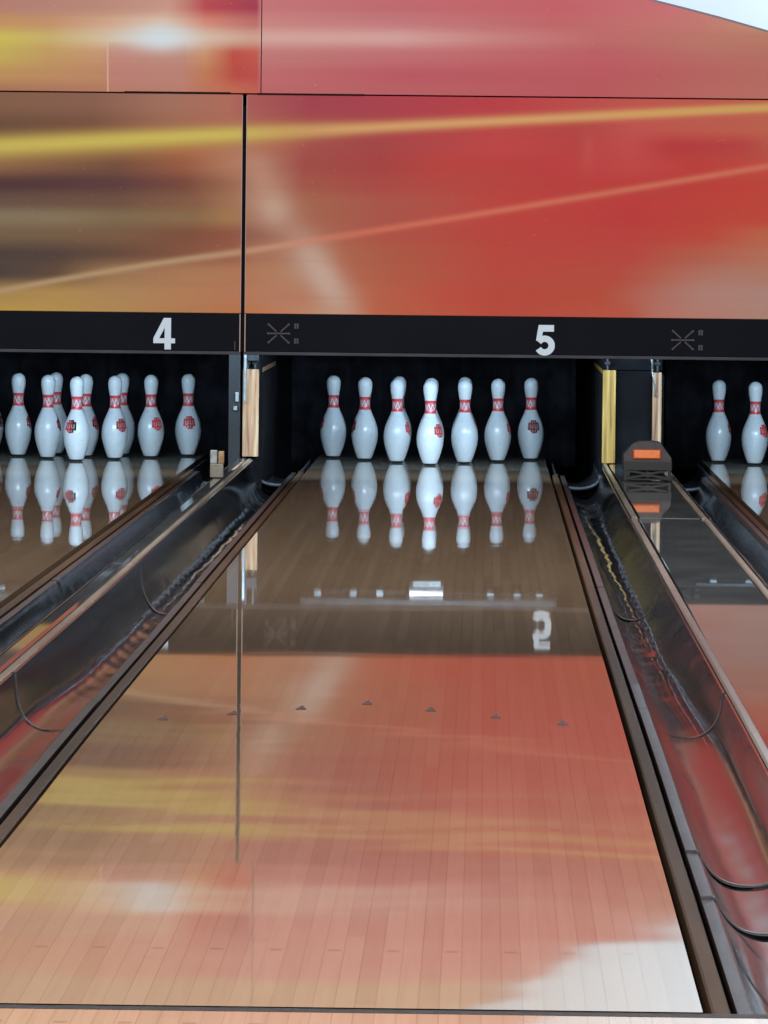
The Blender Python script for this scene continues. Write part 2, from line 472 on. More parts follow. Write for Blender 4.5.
def lathe(prof, n=40):
    bm = nb(); rings = []
    for z, r in prof:
        if r < 1e-5: rings.append([bm.verts.new((0, 0, z))])
        else: rings.append([bm.verts.new((r*math.cos(2*PI*k/n), r*math.sin(2*PI*k/n), z)) for k in range(n)])
    for a, b in zip(rings, rings[1:]):
        for k in range(n):
            if len(a) == 1: bm.faces.new((a[0], b[(k+1) % n], b[k]))
            elif len(b) == 1: bm.faces.new((a[k], a[(k+1) % n], b[0]))
            else: bm.faces.new((a[k], a[(k+1) % n], b[(k+1) % n], b[k]))
    return bm
pin0 = empty('bowling_pin')
obj('pin_body', lathe([(z*INCH, r*INCH) for z, r in [(.18, 0), (.18, 1.05)]+PROF[4:]]), M['pin'], pin0, smooth=True)
obj('base_ring', lathe([(0, 0), (0, .80*INCH), (.04*INCH, .98*INCH), (.10*INCH, 1.06*INCH), (.22*INCH, 1.16*INCH), (.34*INCH, 1.20*INCH), (.36*INCH, 1.1*INCH)]), M['pin_base'], pin0, smooth=True)
def emblem_mesh():
    """red crown badge wrapped on the belly, facing -y"""
    bm = nb()
    def patch(pts):
        # pts: outline in (inches across, inches up), fan of small quads wrapped to the belly
        vs = []
        for (u, h) in pts:
            r = prof_r(h)+.012; an = u/2.1
            vs.append(bm.verts.new((r*math.sin(an)*INCH, -r*math.cos(an)*INCH, h*INCH)))
        bm.faces.new(vs)
    def bar(u0, h0, u1, h1, w):
        n = 5; d = Vector((u1-u0, h1-h0)); nn = Vector((-d.y, d.x)).normalized()*w/2
        for i in range(n):
            a = Vector((u0, h0))+d*i/n; b = Vector((u0, h0))+d*(i+1)/n
            patch([tuple(a+nn), tuple(b+nn), tuple(b-nn), tuple(a-nn)])
    for u, lo, hi in ((-.86, 5.5, 6.9), (-.43, 5.2, 7.3), (0, 5.1, 7.15), (.43, 5.2, 7.35), (.86, 5.5, 7.0)):
        bar(u, lo, u*.98, hi, .34)
    bar(-.80, 6.62, .80, 6.78, .34); bar(-.78, 5.72, .78, 5.72, .30); bar(-.45, 7.22, .45, 7.22, .2)
    bar(-.30, 5.05, .55, 5.20, .22)
    r = bmesh.ops.solidify(bm, geom=list(bm.faces), thickness=.0002)
    return bm
obj('crown_emblem', emblem_mesh(), M['pin_red'], pin0)

def copy_thing(o, parent=None):
    c = o.copy(); COL.objects.link(c); c.parent = parent
    for ch in list(o.children): copy_thing(ch, c)
    return c
s_, r_ = .1524, .264
POS = {1: (0, 0), 2: (-s_, r_), 3: (s_, r_), 4: (-2*s_, 2*r_), 5: (0, 2*r_), 6: (2*s_, 2*r_), 7: (-3*s_, 3*r_), 8: (-s_, 3*r_), 9: (s_, 3*r_), 10: (3*s_, 3*r_)}
ROW = {1: 'front pin', 2: 'second row left pin', 3: 'second row right pin', 4: 'third row left pin', 5: 'third row middle pin', 6: 'third row right pin',
       7: 'back row far left pin', 8: 'back row inner left pin', 9: 'back row inner right pin', 10: 'back row far right pin'}
RACK = {5: 'the middle rack', 4: 'the rack on the far left lane', 6: 'the rack on the far right lane'}
FACE = {  # where the red emblem points, degrees to the right of the camera
    5: {1: 48, 2: 72, 3: 150, 4: -75, 5: 170, 6: 78, 7: -80, 8: 120, 9: 95, 10: 14},
    4: {1: -26, 2: 80, 3: 38, 4: 76, 5: 66, 6: 36, 7: 60, 8: 100, 9: 150, 10: 8},
    6: {1: 20, 2: 60, 3: -70, 4: 50, 5: 0, 6: 100, 7: 78, 8: 30, 9: 0, 10: 40}}
first = True
for ln in (5, 4, 6):
    for k in range(1, 11):
        o = pin0 if first else copy_thing(pin0); first = False
        x, y = POS[k]; o.location = (LANES[ln]+x+random.uniform(-.003, .003), y+random.uniform(-.003, .003), lane_z(y)+.0002)
        o.rotation_euler = (0, 0, math.radians(FACE[ln][k]))
        lab = 'white red-banded pin, %s of %s' % (ROW[k], RACK[ln])
        tag(o, lab, 'bowling pin', 'bowling pins of '+RACK[ln])

# ------------------------------------------------------------------ masking wall: printed panels
# panel print coordinates: U right, V down, one unit = 4.14 mm
def art_nodes(a):
    v, x, y, z = a.coord()
    U = a.math('MULTIPLY_ADD', x, 241.55, 427.6); U = a.math('MULTIPLY_ADD', z, 2.7, U)
    V = a.math('MULTIPLY_ADD', z, -241.55, 480.2); V = a.math('MULTIPLY_ADD', x, 2.0, V)
    return v, U, V
A0, A1 = -200.0, 1000.0
def grid(a, U, V, rows):
    u = a.math('DIVIDE', a.math('SUBTRACT', U, A0), A1-A0)
    col = None; pv = None
    for (vv, stops) in rows:
        c = a.ramp(u, [((p-A0)/(A1-A0), srgb(*q)) for p, q in stops], 'LINEAR')
        if col is None: col = c
        else: col = a.mix(a.step(V, pv, vv), col, c)
        pv = vv
    return col
def streak(a, col, U, V, pts, w, c, op, us=None, ue=None, soft=60):
    """soft band along a parabola through three (U,V) points; w = half width at both ends"""
    (x0, y0), (x1, y1), (x2, y2) = pts
    den = (x0-x1)*(x0-x2)*(x1-x2)
    A = (x2*(y1-y0)+x1*(y0-y2)+x0*(y2-y1))/den
    B = (x2*x2*(y0-y1)+x1*x1*(y2-y0)+x0*x0*(y1-y2))/den
    C = y0-A*x0*x0-B*x0
    ln = a.math('MULTIPLY_ADD', a.math('MULTIPLY_ADD', U, A, B), U, C)
    k = (w[1]-w[0])/768
    ww = a.math('MULTIPLY_ADD', U, k, w[0])
    d = a.math('DIVIDE', a.math('SUBTRACT', V, ln), ww)
    m = a.math('EXPONENT', a.math('MULTIPLY', a.math('MULTIPLY', d, d), -1.0))
    m = a.math('MULTIPLY', m, op)
    if us is not None: m = a.math('MULTIPLY', m, a.step(U, us-soft, us+soft))
    if ue is not None: m = a.math('MULTIPLY', m, a.math('SUBTRACT', 1, a.step(U, ue-soft, ue+soft)))
    return a.mix(m, col, c)
def blob(a, col, U, V, cu, cv, wu, wv, c, op, rot=0):
    du = a.math('SUBTRACT', U, cu); dv = a.math('SUBTRACT', V, cv)
    ca, sa = math.cos(rot), math.sin(rot)
    p = a.math('DIVIDE', a.math('ADD', a.math('MULTIPLY', du, ca), a.math('MULTIPLY', dv, sa)), wu)
    q = a.math('DIVIDE', a.math('SUBTRACT', a.math('MULTIPLY', dv, ca), a.math('MULTIPLY', du, sa)), wv)
    m = a.math('EXPONENT', a.math('MULTIPLY', a.math('ADD', a.math('MULTIPLY', p, p), a.math('MULTIPLY', q, q)), -1))
    return a.mix(a.math('MULTIPLY', m, op), col, c)
def finish(a, v, col):
    nz = a.noise(v, 1, 3, (1.2, 1, 30)); col = a.mix(a.math('MULTIPLY', a.step(nz, .45, .8), .10), col, srgb(150, 90, 80))
    n2 = a.noise(v, 90, 2); col = a.mix(a.math('MULTIPLY', a.step(n2, .74, .80), .35), col, srgb(225, 190, 170))
    hs = a.n('ShaderNodeHueSaturation'); hs.inputs['Saturation'].default_value = 1.0; a.set(hs.inputs['Color'], col); col = hs.outputs[0]
    a.set(a.b.inputs['Base Color'], col); a.b.inputs['Roughness'].default_value = .6
    a.b.inputs['Specular IOR Level'].default_value = .15
    return a.m
def art_lower():
    a = N('printed_panel_lower'); v, U, V = art_nodes(a)
    rows = [
     (101, [(0, (135, 97, 74)), (94, (140, 97, 80)), (172, (166, 116, 96)), (231, (180, 110, 94)), (252, (172, 92, 90)), (312, (165, 66, 80)), (378, (172, 64, 78)), (500, (188, 62, 70)), (634, (198, 84, 78)), (768, (196, 96, 76)), (900, (210, 130, 80))]),
     (124, [(0, (108, 78, 60)), (94, (122, 80, 62)), (172, (160, 106, 84)), (231, (176, 108, 88)), (252, (176, 100, 86)), (312, (168, 72, 76)), (378, (172, 66, 74)), (500, (192, 66, 68)), (590, (186, 68, 66)), (634, (198, 84, 78)), (768, (196, 100, 80))]),
     (143, [(0, (140, 100, 64)), (120, (142, 98, 66)), (190, (176, 108, 74)), (231, (182, 120, 92)), (278, (180, 106, 86)), (312, (168, 78, 74)), (378, (170, 68, 70)), (500, (196, 70, 70)), (584, (188, 66, 66)), (632, (198, 76, 74)), (674, (188, 56, 60)), (745, (188, 66, 64)), (768, (190, 86, 72))]),
     (163, [(0, (132, 92, 68)), (120, (116, 76, 60)), (188, (158, 94, 66)), (231, (182, 124, 96)), (265, (180, 126, 106)), (306, (166, 76, 70)), (378, (170, 66, 66)), (444, (190, 66, 62)), (560, (192, 62, 62)), (634, (198, 72, 70)), (700, (194, 62, 58)), (768, (200, 76, 64))]),
     (182, [(0, (80, 52, 55)), (60, (84, 54, 56)), (120, (95, 60, 60)), (188, (124, 74, 60)), (231, (160, 106, 80)), (265, (182, 130, 110)), (306, (168, 88, 74)), (378, (174, 74, 68)), (444, (186, 72, 64)), (560, (192, 62, 60)), (690, (196, 60, 56)), (768, (200, 68, 56))]),
     (200, [(0, (106, 82, 70)), (120, (114, 82, 66)), (200, (140, 96, 72)), (231, (164, 118, 86)), (252, (176, 126, 102)), (312, (170, 104, 80)), (378, (176, 88, 74)), (444, (184, 80, 70)), (500, (194, 68, 62)), (634, (194, 60, 60)), (768, (200, 70, 56))]),
     (215, [(0, (136, 120, 95)), (60, (138, 120, 94)), (120, (130, 110, 80)), (200, (144, 110, 76)), (231, (168, 124, 82)), (256, (170, 118, 96)), (312, (170, 104, 80)), (378, (176, 88, 74)), (500, (194, 68, 62)), (634, (194, 60, 58)), (768, (200, 72, 56))]),
     (232, [(0, (120, 98, 75)), (120, (125, 94, 70)), (190, (130, 82, 60)), (231, (150, 86, 66)), (254, (152, 100, 82)), (295, (172, 116, 92)), (378, (180, 86, 72)), (500, (192, 68, 62)), (634, (194, 66, 62)), (710, (196, 74, 60)), (768, (196, 104, 78))]),
     (251, [(0, (80, 66, 60)), (60, (84, 66, 60)), (120, (105, 76, 60)), (190, (138, 86, 66)), (236, (156, 96, 74)), (256, (172, 116, 88)), (312, (182, 132, 108)), (345, (180, 106, 80)), (395, (180, 92, 70)), (500, (192, 72, 62)), (634, (192, 72, 64)), (700, (188, 96, 76)), (768, (190, 116, 92))]),
     (272, [(0, (78, 66, 64)), (60, (100, 76, 60)), (110, (160, 122, 86)), (190, (180, 128, 92)), (252, (186, 126, 92)), (300, (188, 138, 112)), (345, (184, 108, 82)), (395, (184, 94, 72)), (500, (192, 74, 64)), (620, (190, 78, 64)), (675, (186, 104, 84)), (740, (182, 124, 108)), (768, (184, 126, 108))]),
     (292, [(0, (176, 142, 84)), (60, (184, 146, 86)), (120, (181, 140, 94)), (231, (190, 126, 92)), (280, (190, 132, 104)), (345, (190, 124, 98)), (378, (190, 102, 76)), (444, (194, 82, 66)), (500, (192, 75, 62)), (604, (190, 80, 60)), (656, (186, 110, 95)), (710, (184, 130, 120)), (768, (180, 140, 130))]),
     (314, [(0, (196, 160, 75)), (60, (190, 152, 82)), (120, (186, 146, 90)), (205, (190, 126, 84)), (245, (196, 120, 76)), (328, (200, 146, 118)), (378, (196, 102, 72)), (500, (192, 76, 60)), (632, (194, 90, 70)), (656, (190, 118, 102)), (710, (190, 130, 116)), (768, (181, 140, 126))]),
    ]
    col = grid(a, U, V, rows)
    # pale diagonal glow
    col = blob(a, col, U, V, 276, 206, 20, 17, srgb(202, 172, 154), .75, math.radians(52))
    col = blob(a, col, U, V, 326, 275, 46, 17, srgb(205, 178, 164), .85, math.radians(58))
    col = blob(a, col, U, V, 262, 170, 26, 14, srgb(196, 146, 124), .45, math.radians(60))
    col = blob(a, col, U, V, 716, 292, 44, 22, srgb(184, 140, 130), .5)
    col = blob(a, col, U, V, 590, 146, 7, 22, srgb(204, 96, 88), .3)
    col = streak(a, col, U, V, [(520, 205), (634, 190), (768, 172)], (10, 10), srgb(190, 70, 62), .2, us=520, soft=60)
    col = streak(a, col, U, V, [(0, 152), (384, 127), (768, 108)], (15, 4), srgb(176, 132, 76), .55, ue=260, soft=120)
    col = streak(a, col, U, V, [(0, 145), (240, 132), (500, 119)], (9.5, 4), srgb(206, 187, 92), 1.0, ue=310, soft=90)
    col = streak(a, col, U, V, [(240, 132.5), (500, 118.5), (768, 104.5)], (7, 4.3), srgb(216, 164, 108), .95, us=290, soft=70)
    col = streak(a, col, U, V, [(240, 132.5), (500, 118), (768, 104)], (5, 3.5), srgb(206, 168, 84), .6, us=620, soft=110)
    col = streak(a, col, U, V, [(0, 290), (231, 251), (252, 248.2)], (3.3, 3.3), srgb(184, 154, 116), .95, ue=245, soft=60)
    col = streak(a, col, U, V, [(252, 248.5), (500, 208), (768, 163)], (3.4, 3.4), srgb(204, 150, 124), .8, us=215, ue=345, soft=60)
    col = streak(a, col, U, V, [(252, 248.5), (500, 208), (768, 163)], (3.4, 3.4), srgb(210, 112, 90), .95, us=330, soft=70)
    return finish(a, v, col)
def art_upper():
    a = N('printed_panel_upper'); v, U, V = art_nodes(a)
    rows = [
     (-66, [(0, (186, 146, 122)), (250, (188, 148, 124)), (500, (196, 154, 130)), (768, (196, 140, 120))]),  # tan print above view, added to tint the lane reflection
     (-44, [(0, (192, 132, 104)), (120, (196, 120, 112)), (250, (198, 112, 120)), (500, (204, 112, 122)), (768, (198, 130, 118))]),
     (5, [(0, (184, 130, 118)), (104, (190, 140, 125)), (172, (205, 155, 138)), (208, (186, 74, 82)), (255, (165, 60, 80)), (262, (165, 60, 80)), (263, (200, 120, 124)), (384, (196, 108, 114)), (560, (200, 98, 106)), (670, (205, 116, 120)), (768, (200, 146, 124))]),
     (21, [(0, (200, 150, 98)), (52, (200, 150, 110)), (115, (214, 170, 142)), (167, (220, 190, 170)), (208, (214, 132, 112)), (255, (194, 110, 108)), (262, (194, 110, 108)), (263, (205, 136, 132)), (384, (200, 126, 130)), (560, (198, 104, 108)), (700, (202, 122, 118)), (768, (198, 150, 118))]),
     (36, [(0, (210, 195, 90)), (52, (206, 180, 110)), (104, (215, 192, 156)), (167, (216, 222, 226)), (208, (215, 185, 160)), (250, (210, 163, 145)), (262, (210, 163, 145)), (263, (215, 168, 160)), (400, (214, 164, 160)), (500, (204, 132, 130)), (600, (196, 108, 110)), (768, (190, 124, 108))]),
     (52, [(0, (200, 180, 90)), (52, (200, 160, 100)), (99, (205, 155, 115)), (120, (200, 146, 130)), (182, (195, 146, 126)), (208, (205, 148, 110)), (236, (192, 76, 66)), (255, (198, 88, 78)), (262, (198, 88, 78)), (263, (196, 125, 124)), (400, (198, 114, 118)), (600, (194, 96, 104)), (768, (188, 114, 104))]),
     (73, [(0, (195, 150, 95)), (104, (195, 140, 105)), (120, (194, 130, 120)), (182, (190, 134, 120)), (208, (196, 124, 90)), (238, (190, 75, 66)), (262, (190, 80, 75)), (263, (195, 110, 113)), (400, (190, 90, 100)), (620, (192, 90, 98)), (768, (188, 110, 100))]),
     (89, [(0, (175, 120, 90)), (104, (185, 125, 100)), (182, (190, 130, 110)), (229, (200, 110, 85)), (262, (194, 94, 84)), (263, (190, 106, 105)), (400, (190, 98, 104)), (600, (190, 90, 96)), (768, (190, 114, 102))]),
    ]
    col = grid(a, U, V, rows)
    # square patch printed slightly off tone on the left panel
    mk = a.math('MULTIPLY', a.step(U, 109, 111), a.math('SUBTRACT', 1, a.step(U, 188, 191)))
    mk = a.math('MULTIPLY', mk, a.step(V, 39, 44))
    col = a.mix(a.math('MULTIPLY', mk, .35), col, srgb(194, 132, 124))
    e = a.math('SUBTRACT', 1, a.step(a.math('ABSOLUTE', a.math('SUBTRACT', U, 110.5)), .4, 1.2))
    e = a.math('MULTIPLY', e, a.step(V, 39, 42)); col = a.mix(a.math('MULTIPLY', e, .6), col, srgb(226, 190, 170))
    col = blob(a, col, U, V, 165, 35, 60, 12, srgb(222, 206, 196), .5)
    col = blob(a, col, U, V, 164, 36, 26, 12, srgb(214, 228, 236), .95)
    col = blob(a, col, U, V, 720, 40, 60, 16, srgb(196, 140, 112), .2)
    return finish(a, v, col)
M['art_lower'] = art_lower(); M['art_upper'] = art_upper()

SX = -.7637                                    # joint between the two lower panels
T = .03
def panel(name, x0, x1, z0, z1, m, label):
    bm = nb(); box(bm, x0, x1, MASK_Y, MASK_Y+T, z0, z1)
    t = empty(name, (0, 0, 0)); t.location = (x0, MASK_Y, z0)
    o = obj('printed_face', bm, m, t); o.location = (-x0, -MASK_Y, -z0)
    bevel = o.modifiers.new('b', 'BEVEL'); bevel.width = .0015; bevel.segments = 1
    tag(t, label, 'wall panel', 'printed masking panels above the pins')
    return t
g = .0075
pl = panel('printed_panel', MASK_X0, SX-g, BEAM_HI+.002, SEAM_Z-.003, M['art_lower'], 'printed panel above number 4, dark brown with yellow light streaks')
pr = panel('printed_panel', SX+g, MASK_X1, BEAM_HI+.002, SEAM_Z-.003, M['art_lower'], 'large red printed panel with two orange light streaks, above number 5')
def edge_strip(t, x0, x1, z0, z1):
    bm = nb(); box(bm, x0-t.location.x, x1-t.location.x, -.0015, .02, z0-t.location.z, z1-t.location.z); obj('edge_trim', bm, M['panel_edge'], t)
edge_strip(pl, SX-g-.0028, SX-g-.0005, BEAM_HI+.01, SEAM_Z-.01)
edge_strip(pr, SX+g+.0005, SX+g+.0028, BEAM_HI+.01, SEAM_Z-.01)
# upper panels: the right one falls away in a curve at its top
UX = SX+.0665
bm = nb(); box(bm, MASK_X0, UX-.002, MASK_Y-.001, MASK_Y+T, SEAM_Z+.003, 2.52)  # height above view added to keep the white wall out of the lane reflection
t = empty('printed_panel', (MASK_X0, MASK_Y, SEAM_Z)); o = obj('printed_face', bm, M['art_upper'], t); o.location = (-MASK_X0, -MASK_Y, -SEAM_Z)
tag(t, 'upper left printed panel with yellow band and bright white star glow', 'wall panel', 'printed masking panels above the pins')
TOPC = [(UX+.002, 2.52), (-.3, 2.50), (0.0, 2.44), (0.2, 2.36), (.40, 2.25), (.60, 2.14), (.75, 2.055), (.9165, 2.000), (1.05, 1.968), (1.2, 1.93), (1.4075, 1.873), (1.7, 1.78), (2.1, 1.70), (MASK_X1, 1.66)]
bm = nb(); prism_xz(bm, [(UX+.002, SEAM_Z+.003)]+[(MASK_X1, SEAM_Z+.003)]+TOPC[::-1], MASK_Y, MASK_Y+T)
t = empty('printed_panel', (UX, MASK_Y, SEAM_Z)); o = obj('printed_face', bm, M['art_upper'], t); o.location = (-UX, -MASK_Y, -SEAM_Z)
tag(t, 'upper right pink printed panel whose top edge curves down to the right', 'wall panel', 'printed masking panels above the pins')
bm = nb(); P_ = [(x, MASK_Y+.012, z+.003) for x, z in TOPC]
tube(bm, P_, .006, 8)
o = obj('edge_trim', bm, mat('trim_grey', srgb(120, 112, 128), .4), t, smooth=True); o.location = (-UX, -MASK_Y, -SEAM_Z)
# black strips standing for the shade in gaps under the upper panels, and the dark frame post behind the joint
def slot(x0, x1, z, label):
    bm = nb(); box(bm, x0, x1, MASK_Y-.003, MASK_Y-.0012, z-.0035, z+.004, .0008)
    tag(obj('shadow_gap_strip', bm, M['gap_black']), label, 'strip', 'black strips for the shaded panel gaps')
slot(-1.262, -.822, SEAM_Z+.002, 'thin black strip for the shaded gap at the joint, left of the vertical seam')
slot(-.712, -.268, SEAM_Z+.000, 'thin black strip for the shaded gap at the joint, right of the vertical seam')
bm = nb()
box(bm, SX-.03, SX+.03, MASK_Y+T+.002, MASK_Y+.09, BEAM_LO+.01, 1.64)
box(bm, UX-.03, UX+.03, MASK_Y+T+.002, MASK_Y+.09, 1.5, 2.5)
for x in (-2.3, .95, 2.8): box(bm, x-.03, x+.03, MASK_Y+T+.002, MASK_Y+.09, BEAM_LO+.01, 1.64)
box(bm, MASK_X0, MASK_X1, MASK_Y+T+.002, MASK_Y+.07, SEAM_Z-.05, SEAM_Z+.03)
tag(obj('wall_frame', bm, M['gap_black']), kind='structure')

# lane-number beams
def beam(x0, x1, label):
    t = empty('lane_number_beam', (x0, MASK_Y, BEAM_LO)); tag(t, label, 'beam', 'black beams with lane numbers')
    bm = nb(); box(bm, 0, x1-x0, 0, .05, .014, BEAM_HI-BEAM_LO, .0015); obj('beam_face', bm, M['black_beam'], t)
    bm = nb(); box(bm, 0, x1-x0, -.004, .05, 0, .013, .002); obj('bottom_trim', bm, M['beam_trim'], t)
    return t
bl = beam(MASK_X0, SX-g, 'black beam carrying the white number 4')
br = beam(SX+g, MASK_X1, 'black beam carrying the white number 5')
for t, xx in ((bl, SX-g-.003), (br, SX+g+.003)):
    bm = nb(); box(bm, xx-t.location.x-.002, xx-t.location.x+.002, -.003, .01, 0, BEAM_HI-BEAM_LO); obj('end_trim', bm, M['panel_edge'], t)
bm = nb(); box(bm, SX-g-.026-bl.location.x, SX-g-.021-bl.location.x, -.006, 0, .018, .055, .001); obj('latch', bm, M['beam_trim'], bl)
def digit(t, ch, cx, cz, h):
    """cx, cz centre in world x,z"""
    ox, oz = cx-t.location.x, cz-t.location.z; bm = nb(); y0, y1 = -.006, .0
    if ch == '4':
        k = h/33
        f = lambda x, z: (ox+x*k, oz+z*k)
        outer = [(3.4, 16.5), (6.2, 16.5), (6.2, -5.2), (10.6, -5.2), (10.6, -10.4), (6.2, -10.4), (6.2, -17), (-.6, -17), (-.6, -10.4), (-12.6, -10.4), (-12.6, -5.0), (-1.2, 16.5)]
        # pieces sharing edges around the triangular counter
        for pc in ([(-.6, -17), (6.2, -17), (6.2, 16.5), (-.6, 16.5)], [(6.2, -10.4), (10.6, -10.4), (10.6, -5.2), (6.2, -5.2)],
                   [(-12.6, -10.4), (-.6, -10.4), (-.6, -5.2), (-12.6, -5.2)], [(-12.6, -5.2), (-6.4, -5.2), (-.6, 6.0), (-.6, 16.5), (-1.6, 16.5)]):
            prism_xz(bm, [f(*p) for p in pc], y0, y1)
    else:
        k = h/32
        f = lambda x, z: (ox+x*k, oz+z*k)
        prism_xz(bm, [f(*p) for p in [(-6.6, 15.6), (9.2, 15.6), (9.2, 8.8), (-2.0, 8.8), (-3.2, 3.4), (-2.6, -.6), (-9.2, -.6)]], y0, y1)
        arc = []
        for i in range(23):
            th = math.radians(150-i*(150+152)/22)
            arc.append((-.2+7.2*math.cos(th), -5.6+7.1*math.sin(th)))
        stroke_xz(bm, [f(*p) for p in arc], 6.5*k, y0-.0003, y1)
    return obj('lane_number', bm, M['number_white'], t)
PX = 1/241.55
def at(u, v):            # metres on the masking wall of a spot in panel print units
    z = (480.2-v)*PX; x = (u-427.6-2.7*z)*PX; z = (480.2-v+2.0*x)*PX
    return x, z
digit(bl, '4', *at(167.5, 331.3), 31*PX)
digit(br, '5', *at(547.3, 336.8), 31*PX)
def pinwheel(t, u, v):
    x, z = at(u, v); ox, oz = x-t.location.x, z-t.location.z; bm = nb()
    for (ax, az, bx, bz) in ((-10, 9, -2, 1.8), (10, 9, 2, 1.8), (-10, -9, -2, -1.8), (10, -9, 2, -1.8), (-10.5, 0, 10.5, 0)):
        stroke_xz(bm, [(ox+ax*PX, oz+az*PX), (ox+bx*PX, oz+bz*PX)], 1.5*PX, -.003, 0)
    for (ax, az) in ((-10, 9), (10, 9), (-10, -9), (10, -9), (-10.5, 0), (10.5, 0)):
        prism_xz(bm, [(ox+ax*PX+1.2*PX*math.cos(q*PI/4), oz+az*PX+1.2*PX*math.sin(q*PI/4)) for q in range(8)], -.0035, 0)
    for s in (1, -1):
        for q in (-1.5, 1.0):
            prism_xz(bm, [(ox+(18+q+a)*PX, oz+(7.5*s+b)*PX) for a, b in ((-.9, -2.6), (.9, -2.6), (.9, 2.6), (-.9, 2.6))], -.003, 0)
        stroke_xz(bm, [(ox+16*PX, oz+(7.5*s+2)*PX), (ox+20*PX, oz+(7.5*s+2)*PX)], 1.0*PX, -.0032, 0)
    obj('star_emblem', bm, M['emblem_grey'], t)
pinwheel(br, 281, 331); pinwheel(br, 685, 336.3)

# ------------------------------------------------------------------ kickbacks and pit
def kickback(xa, xb, y0, ztop, zbot, wa, wb, label, ms, rod=False):
    """xa,xb outer faces; wa,wb widths of the plywood sides"""
    t = empty('kickback_partition', ((xa+xb)/2, y0, 0)); tag(t, label, 'partition', 'partitions beside the pin decks')
    cx = (xa+xb)/2
    if wa:
        bm = nb(); box(bm, xa-cx, xa-cx+wa, 0, 2.0, zbot, ztop, .003); obj('plywood_side', bm, [ms[0]], t)
    if wb:
        bm = nb(); box(bm, xb-cx-wb, xb-cx, 0.0, 2.0, zbot, ztop-.008, .003); obj('plywood_side', bm, [ms[1]], t)
    if wa and wb:
        bm = nb(); box(bm, xa-cx+wa+.004, xb-cx-wb-.004, .05, 1.9, zbot-.05, ztop-.002, .002); obj('infill_panel', bm, M['pit_black'], t)
    # black liners on the lane faces, set back from the wooden nose
    bm = nb()
    box(bm, xa-cx-.012, xa-cx-.001, .06, 1.95, -.08, ztop-.02); obj('side_liner', bm, M['pit_black'], t)
    bm = nb()
    box(bm, xb-cx+.001, xb-cx+.012, .06, 1.95, -.08, ztop-.02); obj('side_liner', bm, M['pit_black'], t)
    # pinsetter side frame above
    bm = nb(); box(bm, xa-cx-.002, xb-cx+.002, .035, 2.0, ztop+.062, 1.5, .002); box(bm, xa-cx-.002, xb-cx+.002, .035, 2.0, ztop+.0015, ztop+.061); obj('upper_frame', bm, M['pit_black'], t)
    for xx in (xa-cx+.02, xb-cx-.02):
        bm = nb(); cyl(bm, (xx, .02, ztop-.002), (xx, .02, .62), .006, 10); cyl(bm, (xx-.012, .02, ztop+.03), (xx+.012, .02, ztop+.03), .010, 12)
        obj('hanger_rod', bm, M['dark_metal'], t, smooth=True, auto=.5)
    return t
KY = -.42
k1 = kickback(CX56-H56+.002, CX56+H56-.012, KY, .445, .034, .058, .040, 'partition with yellow plywood noses, between the 5 and right edge racks', [M['ply_yellow'], M['ply_tan']])
k2 = kickback(CX45-H45+.018, CX45-H45+.090, -.84, .44, .06, .070, 0, 'partition with tan plywood nose and grey rod, between the 4 and 5 racks', [M['ply_tan'], M['ply_tan']])
# lane-4 side steel post with catches, light rod in front of the nose
cx = k2.location.x
bm = nb(); box(bm, CX45-H45-.042-cx, CX45-H45+.008-cx, -.02, .2, -.02, .60, .003); obj('steel_post', bm, M['hood_dark'], k2)
bm = nb()
box(bm, CX45-H45-.012-cx, CX45-H45+.002-cx, -.034, -.018, .30, .34, .002); box(bm, CX45-H45-.020-cx, CX45-H45-.004-cx, -.034, -.018, .262, .28, .002)
obj('catch', bm, M['steel'], k2)
bm = nb(); cyl(bm, (CX45-.004-cx, -.020, .30), (CX45-.002-cx, -.020, .57), .007, 12); obj('guide_rod', bm, M['steel'], k2, smooth=True, auto=.5)
bm = nb(); box(bm, CX45+.0-cx, CX45+.055-cx, -.01, .02, .475, .52, .004); obj('bracket', bm, M['dark_metal'], k2)
bm = nb(); box(bm, CX45+H45-.004-cx, CX45+H45+.028-cx, .02, .30, -.06, .55, .004); obj('rubber_flap', bm, M['pit_black'], k2)
bm = nb(); tube(bm, [(.085, -.02, .47), (.088, -.03, .43), (.100, -.02, .37), (.104, -.01, .33)], .004, 8)
tube(bm, [(.075, -.02, .52), (.085, -.02, .49), (.085, -.02, .46)], .006, 8)
obj('cable', bm, M['steel'], k1, smooth=True)
kickback(LANES[4]-LW-GW-.24, LANES[4]-LW-GW-.01, KY, .445, .034, .058, .040, 'plywood partition left of the number 4 rack', [M['ply_yellow'], M['ply_tan']])
kickback(LANES[6]+LW+GW+.002, LANES[6]+LW+GW+.075, KY, .44, .06, .070, 0, 'plywood partition right of the far right rack', [M['ply_tan'], M['ply_tan']])

